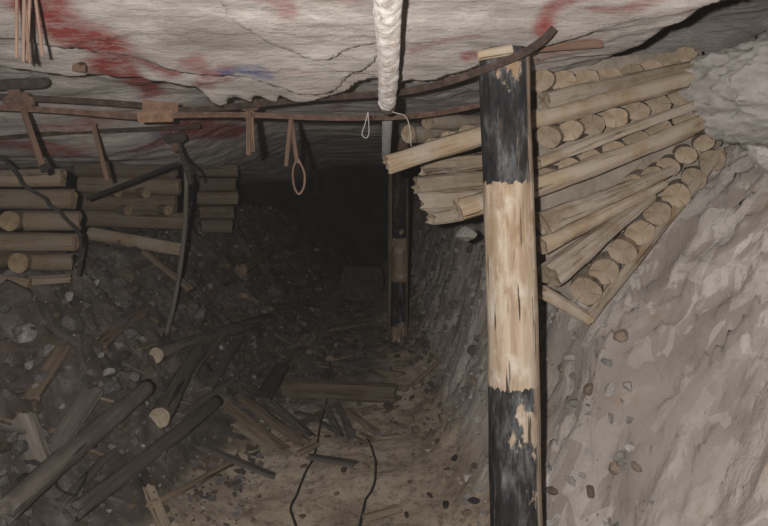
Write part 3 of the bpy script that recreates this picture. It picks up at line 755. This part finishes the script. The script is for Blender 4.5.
lay((330,330),(372,322),.03,'dim plank on the passage floor short of the drum', ('brown_wood','brown_wood'), 'rect', .5, name='plank', cat='plank')
lay((150,508),(232,462),.014,'thin crooked branch on the ochre floor beside the pale plank end', ('brown_wood','brown_wood'), name='stick', cat='stick')
lay((30,400),(62,352),.03,'dark board poking up through the bank rubble below the pale log pack', ('brown_wood','brown_wood'), 'rect', .4, name='plank', cat='plank')
lay((100,345),(142,312),.03,'dim brown slab on the bank below the middle pack', ('brown_wood','brown_wood'), 'rect', .4, name='plank', cat='plank')
lay((415,384),(440,360),.022,'short brown offcut at the foot of the right bank below the distant prop', ('brown_wood','brown_wood'), 'rect', .5, name='offcut', cat='offcut')
lay((180,420),(232,384),.022,'grey lath lying over the bank between the sawn pole and the fan', ('grey_wood','grey_wood'), 'rect', .45, name='splintered_lath', cat='lath')
lay((60,505),(110,455),.018,'grey split lath between the two long poles', ('grey_wood','grey_wood'), 'rect', .45, name='splintered_lath', cat='lath')
SPL = [('around the planks fan', (228,312,396,450), 9, 26, (.012,.022), ('brown_wood','grey_wood')),
 ('below the broad beam', (312,402,404,446), 8, 22, (.010,.018), ('brown_wood','grey_wood','brown_wood')),
 ('over the long grey pole bank', (8,135,395,500), 8, 34, (.014,.028), ('grey_wood','brown_wood')),
 ('behind the broad beam', (255,392,330,372), 8, 24, (.014,.026), ('brown_wood','grey_wood')),
 ('between the two sawn ends', (120,235,345,420), 6, 26, (.012,.022), ('grey_wood','brown_wood')),
 ('on the far rubble heap', (205,300,255,312), 6, 20, (.02,.035), ('grey_wood','brown_wood'))]
for where, (x0, x1, y0, y1), k, ln, (r0, r1), mats in SPL:
    pts = sorted((random.uniform(x0, x1), random.uniform(y0, y1)) for _ in range(k)); ms = [random.choice(mats) for _ in pts]; seen = {}
    for (px, py), m in zip(pts, ms):
        seen[m] = seen.get(m, 0)+1; a = random.choice((-.6,-.4,.5,.8,.2,-.9))+random.uniform(-.25,.25); l = ln*random.uniform(.7, 1.3)/2
        lay((px-l*math.cos(a), py-l*.6*math.sin(a)), (px+l*math.cos(a), py+l*.6*math.sin(a)), random.uniform(r0, r1), f'{ORD[seen[m]-1]} {m.split("_")[0]} wood splinter from the left {where}', (m, m), 'rect', random.uniform(.35,.6), name='wood_splinter', cat='splinter', grp='wood splinters '+where, jag=.02, roll=random.uniform(-.3,.3))
# wires on the floor
def gw(pts): return [on_ground(x, y, .008)+Vector((0,0,.006)) for x, y in pts]
o = tube('floor_wire', gw([(330,364),(328,395),(321,424),(315,453),(306,475),(298,493),(291,511),(297,528)]), .0055, 'wire', n=8, wob=.006); tag(o, 'black wire trailing over the broad beam and down the floor', 'wire')
o = tube('floor_wire', gw([(367,438),(373,452),(376,466),(374,486),(365,504),(359,528)]), .0055, 'wire', n=8, wob=.006); tag(o, 'second black wire bent along the floor past the pale offcut', 'wire')
o = tube('floor_wire', [on_ground(95,455,.03)+Vector((0,0,.03)),on_ground(70,470,.05)+Vector((0,0,.03)),on_ground(55,492,.05)+Vector((0,0,.03)),on_ground(75,505,.03)+Vector((0,0,.03)),on_ground(88,480,.03)+Vector((0,0,.03))], .0045, 'wire', n=8, wob=.01); tag(o, 'dark wire tangled around the long grey pole', 'wire')
# drum
c = on_ground(362, 301, 0); rD = 17*c.y/F
bm = bmesh.new(); prof = [(0,rD*.93),(.02,rD),(.05,rD*1.04),(.08,rD),(.24,rD),(.27,rD*1.05),(.30,rD),(.46,rD),(.49,rD*1.05),(.52,rD),(.62,rD),(.65,rD*1.04),(.68,rD),(.70,rD*.93)]
rw = [[bm.verts.new((math.cos(2*math.pi*k/32)*r, math.sin(2*math.pi*k/32)*r, z*rD*3)) for k in range(32)] for z, r in prof]
for i in range(len(rw)-1):
    for k in range(32): bm.faces.new((rw[i][k], rw[i][(k+1) % 32], rw[i+1][(k+1) % 32], rw[i+1][k])).smooth = True
for row, f in ((rw[0], 1), (rw[-1], 0)):
    inn = [bm.verts.new((v.co.x*.9, v.co.y*.9, v.co.z+(.02 if f else -.02))) for v in row]
    for k in range(32):
        q = (row[k], row[(k+1) % 32], inn[(k+1) % 32], inn[k]); bm.faces.new(tuple(reversed(q)) if f else q)
    bm.faces.new(tuple(reversed(inn)) if f else tuple(inn))
o = link('drum', bm_mesh(bm, 'drum'), 'drum'); o.location = c+Vector((-.17,.12,rD*.95)); o.rotation_euler = (math.pi/2, 0, math.radians(72))
tag(o, 'dull dark drum lying on its side far down the passage', 'drum')

# ------------------------------------------------------------------ loose rocks
RM = [bm_mesh(rock_mesh(100+k, 1, random.randint(11, 18), (1, random.uniform(.65, .95), random.uniform(.5, .8))), 'rock') for k in range(14)]
for me in RM: me.materials.append(M['grey_rock'])
def rock_at(px, py, r, mat, label, group=None, sink=.35):
    p = on_ground(px, py, r*.2); me = random.choice(RM)
    o = bpy.data.objects.new('rock', me); C.objects.link(o)
    o.material_slots[0].link = 'OBJECT'; o.material_slots[0].material = M[mat]
    o.location = p+Vector((0, r*.3, r*(.5-sink))); o.rotation_euler = (random.uniform(-.6, .6), random.uniform(-.6, .6), random.uniform(0, 6.28))
    s = r; o.scale = (s*random.uniform(.9, 1.2), s*random.uniform(.85, 1.1), s*random.uniform(.8, 1.1))
    return tag(o, label, 'rock', group)
rock_at(30, 340, .065, 'pale_rock', 'large pale grey rock on the bank below the pale log pack')
rock_at(46, 352, .04, 'pale_rock', 'pale stone leaning on the large pale rock of the bank')
rock_at(68, 299, .035, 'pale_rock', 'pale chip just below the foot of the pale log pack')
rock_at(108, 392, .06, 'grey_rock', 'squarish grey block behind the top end of the long grey pole')
rock_at(103, 388, .035, 'pale_rock', 'small bright stone against the squarish grey block')
rock_at(404, 390, .042, 'tan_rock', 'rounded tan stone at the end of the broad beam')
rock_at(444, 420, .038, 'tan_rock', 'rounded tan stone on the bank edge beyond the black oval stone')
rock_at(475, 503, .03, 'dark_rock', 'black oval stone on the floor beside the near prop')
rock_at(446, 506, .022, 'dark_rock', 'smaller black stone left of the black oval stone')
rock_at(455, 460, .028, 'dark_rock', 'dark elongated stone higher up than the black oval stone')
rock_at(325, 421, .026, 'pale_rock', 'pale flat chip beside the floor wire below the broad beam')
rock_at(254, 346, .05, 'pale_rock', 'pale stone in the dim rubble above the tilted grey plank')
rock_at(302, 341, .045, 'tan_rock', 'tan stone in the dim rubble of the passage floor')
rock_at(238, 424, .03, 'tan_rock', 'tan stone on the tail of the planks fan')
CL = [('on the bank above the large pale rock', (0,75,300,335), 8, (.025,.05), ('grey_rock','brown_rock')),
 ('on the bank edge below the large pale rock', (0,70,362,400), 8, (.025,.05), ('grey_rock','brown_rock','pale_rock')),
 ('on the bank level with the dark slab', (0,50,405,455), 7, (.03,.055), ('grey_rock','brown_rock')),
 ('in the bottom corner beside the long grey pole', (0,55,460,500), 6, (.025,.05), ('dark_rock','grey_rock')),
 ('on the bank just under the middle log pack', (85,150,262,300), 9, (.03,.065), ('grey_rock','brown_rock')),
 ('on the bank around the crooked pole foot', (110,190,305,340), 9, (.03,.055), ('grey_rock','brown_rock')),
 ('on the bank above the tan sawn end', (80,150,340,380), 9, (.025,.045), ('grey_rock','brown_rock','pale_rock')),
 ('under the dim log pack', (195,260,260,300), 9, (.04,.08), ('grey_rock','brown_rock')),
 ('under the dim plank', (190,260,296,318), 8, (.03,.06), ('grey_rock','brown_rock')),
 ('around the tan sawn end itself', (120,180,362,400), 8, (.02,.04), ('grey_rock','brown_rock')),
 ('along the long grey pole', (60,140,420,470), 9, (.018,.038), ('grey_rock','brown_rock','tan_rock')),
 ('beside the black opening', (260,335,270,300), 9, (.05,.09), ('grey_rock','brown_rock')),
 ('on the dim floor behind the broad beam', (290,390,345,372), 10, (.025,.05), ('grey_rock','brown_rock','tan_rock')),
 ('beside the innermost fan plank', (300,330,380,440), 8, (.014,.028), ('grey_rock','brown_rock','tan_rock')),
 ('on the passage floor above the broad beam', (240,290,315,372), 10, (.022,.045), ('grey_rock','brown_rock')),
 ('on the floor before the drum', (310,390,308,335), 8, (.03,.055), ('grey_rock','brown_rock')),
 ('just past the broad beam end', (385,435,398,435), 10, (.02,.04), ('tan_rock','brown_rock','pale_rock')),
 ('around the base of the distant banded prop', (375,430,338,365), 9, (.025,.05), ('grey_rock','brown_rock')),
 ('on the bank foot beyond the near prop', (425,480,340,400), 10, (.025,.05), ('grey_rock','tan_rock','pale_rock')),
 ('among the planks fan', (225,300,405,450), 8, (.015,.03), ('brown_rock','tan_rock','grey_rock')),
 ('around the flat grey board between the floor wires', (300,380,440,480), 8, (.012,.025), ('brown_rock','tan_rock')),
 ('on the ochre floor at the bottom edge', (180,350,490,526), 8, (.010,.020), ('brown_rock','tan_rock')),
 ('on the floor beside the near prop', (400,480,440,526), 9, (.012,.028), ('brown_rock','tan_rock')),
 ('on the bank beside the near prop foot', (548,640,400,520), 9, (.02,.04), ('pale_rock','tan_rock')),
 ('on the bank below the crushed pack', (548,640,335,395), 9, (.02,.04), ('pale_rock','tan_rock')),
 ('on the steep bank behind the near prop', (425,482,240,330), 10, (.03,.07), ('pale_rock','grey_rock'))]
CN = {'grey_rock':'grey','brown_rock':'brown','pale_rock':'pale','tan_rock':'tan','dark_rock':'black'}
for where, (x0, x1, y0, y1), k, (r0, r1), mats in CL:
    pts = []
    for t in range(400):
        c = (random.uniform(x0, x1), random.uniform(y0, y1))
        if all(math.hypot(c[0]-q[0], (c[1]-q[1])*1.3) > 13 for q in pts): pts.append(c)
        if len(pts) == k: break
    pts.sort()
    ms = [random.choice(mats) for _ in pts]; seen = {}
    for (px, py), m in zip(pts, ms):
        seen[m] = seen.get(m, 0)+1; tot = ms.count(m)
        if tot == 1: lab = f'only {CN[m]} stone {where}'
        else: lab = f'{ORD[seen[m]-1]} {CN[m]} stone from the left {where}'
        rock_at(px, py, random.uniform(r0, r1), m, lab, 'loose stones '+where)
# countless small fragments
FR = [rock_mesh(500+k, 0, 9, (1,.8,.6)) for k in range(8)]
FRD = []
for b_ in FR:
    b_.verts.index_update(); FRD.append(([v.co.copy() for v in b_.verts], [[v.index for v in f.verts] for f in b_.faces])); b_.free()
vs, fs, cs = [], [], []
rnd = random.Random(3)
for i in range(12000):
    Y = .9+8.5*rnd.random()**1.3
    side = rnd.random()
    if side < .55: X = rnd.uniform(-1.0-.12*Y, -.45)
    elif side < .74: X = rnd.uniform(-.6, .35)
    else: X = rnd.uniform(.25, .75)
    if side >= .72 and rnd.random() < .35: continue
    r = rnd.choice((.005,.008,.008,.012,.012,.018,.026))*(.6+.16*Y)
    if -.5 < X < .2 and Y < 4.2: r *= .5
    z = ground(X, Y); V, Fc = rnd.choice(FRD)
    R = Matrix.Rotation(rnd.uniform(0, 6.28), 3, 'Z') @ Matrix.Rotation(rnd.uniform(-.8, .8), 3, 'X')
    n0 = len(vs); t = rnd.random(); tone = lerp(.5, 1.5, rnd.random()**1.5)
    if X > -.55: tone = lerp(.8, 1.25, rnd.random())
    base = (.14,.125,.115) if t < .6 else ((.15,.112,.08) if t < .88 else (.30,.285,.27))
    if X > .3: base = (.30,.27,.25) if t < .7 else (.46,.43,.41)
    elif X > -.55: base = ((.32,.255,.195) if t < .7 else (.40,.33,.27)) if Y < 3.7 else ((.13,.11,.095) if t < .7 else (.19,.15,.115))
    for v in V:
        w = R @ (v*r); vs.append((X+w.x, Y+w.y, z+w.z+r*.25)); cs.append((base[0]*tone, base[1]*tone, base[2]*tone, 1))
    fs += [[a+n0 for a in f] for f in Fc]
me = bpy.data.meshes.new('rubble_fragments'); me.from_pydata(vs, [], fs)
a = me.color_attributes.new('tone', 'FLOAT_COLOR', 'POINT'); a.data.foreach_set('color', np.array(cs, dtype=np.float32).ravel())
m, nt, b = newmat('rubble_fragments'); n = N(nt); col = n.attr('tone').outputs['Color']
col = n.mix(n.ramp(n.noise(n.pos(), 40, 4, .7), [(.35,.6),(.6,0)]), col, (.06,.052,.046)); n.link(col, b.inputs['Base Color']); M['frag'] = m
o = link('rubble_fragments', me, 'frag'); o['kind'] = 'stuff'
tag(o, 'small broken rock fragments strewn over the floor and both banks', 'rubble')

# ------------------------------------------------------------------ camera, flash, dusty air
cam = bpy.data.cameras.new('camera'); co = bpy.data.objects.new('camera', cam); C.objects.link(co)
co.location = (0, 0, CZ); co.rotation_euler = (math.pi/2, 0, 0)
cam.sensor_width = 36; cam.sensor_fit = 'HORIZONTAL'; cam.lens = F/768*36; cam.shift_y = -(263-HY)/768; cam.clip_start = .02
bpy.context.scene.camera = co
L = bpy.data.lights.new('camera_flash', 'SPOT'); L.energy = 165; L.color = (1, .965, .92); L.shadow_soft_size = .012
L.spot_size = math.radians(140); L.spot_blend = 1.0
lo = bpy.data.objects.new('camera_flash', L); C.objects.link(lo); lo.location = (-.075, -.02, CZ+.03)
d = P(480, 190, 2.0)-lo.location; lo.rotation_euler = d.to_track_quat('-Z', 'Y').to_euler()
w = bpy.data.worlds.new('mine_air'); bpy.context.scene.world = w; w.use_nodes = True
nt = w.node_tree; nt.nodes.clear(); out = nt.nodes.new('ShaderNodeOutputWorld')
bg = nt.nodes.new('ShaderNodeBackground'); bg.inputs[0].default_value = (0, 0, 0, 1); nt.links.new(bg.outputs[0], out.inputs[0])
vol = nt.nodes.new('ShaderNodeVolumeScatter'); vol.inputs['Density'].default_value = .0008; vol.inputs['Color'].default_value = (.95,.90,.85,1); vol.inputs['Anisotropy'].default_value = 0.0
nt.links.new(vol.outputs[0], out.inputs['Volume'])
sc = bpy.context.scene
sc.view_settings.view_transform = 'Standard'; sc.view_settings.look = 'None'; sc.view_settings.exposure = 0; sc.view_settings.gamma = 1
sc.view_settings.use_curve_mapping = False

for o in bpy.data.objects:
    if 'label' in o.keys() and o.parent is None and not 4 <= len(o['label'].replace('-', ' ').split()) <= 16: print('LABELLEN', len(o['label'].split()), o['label'])
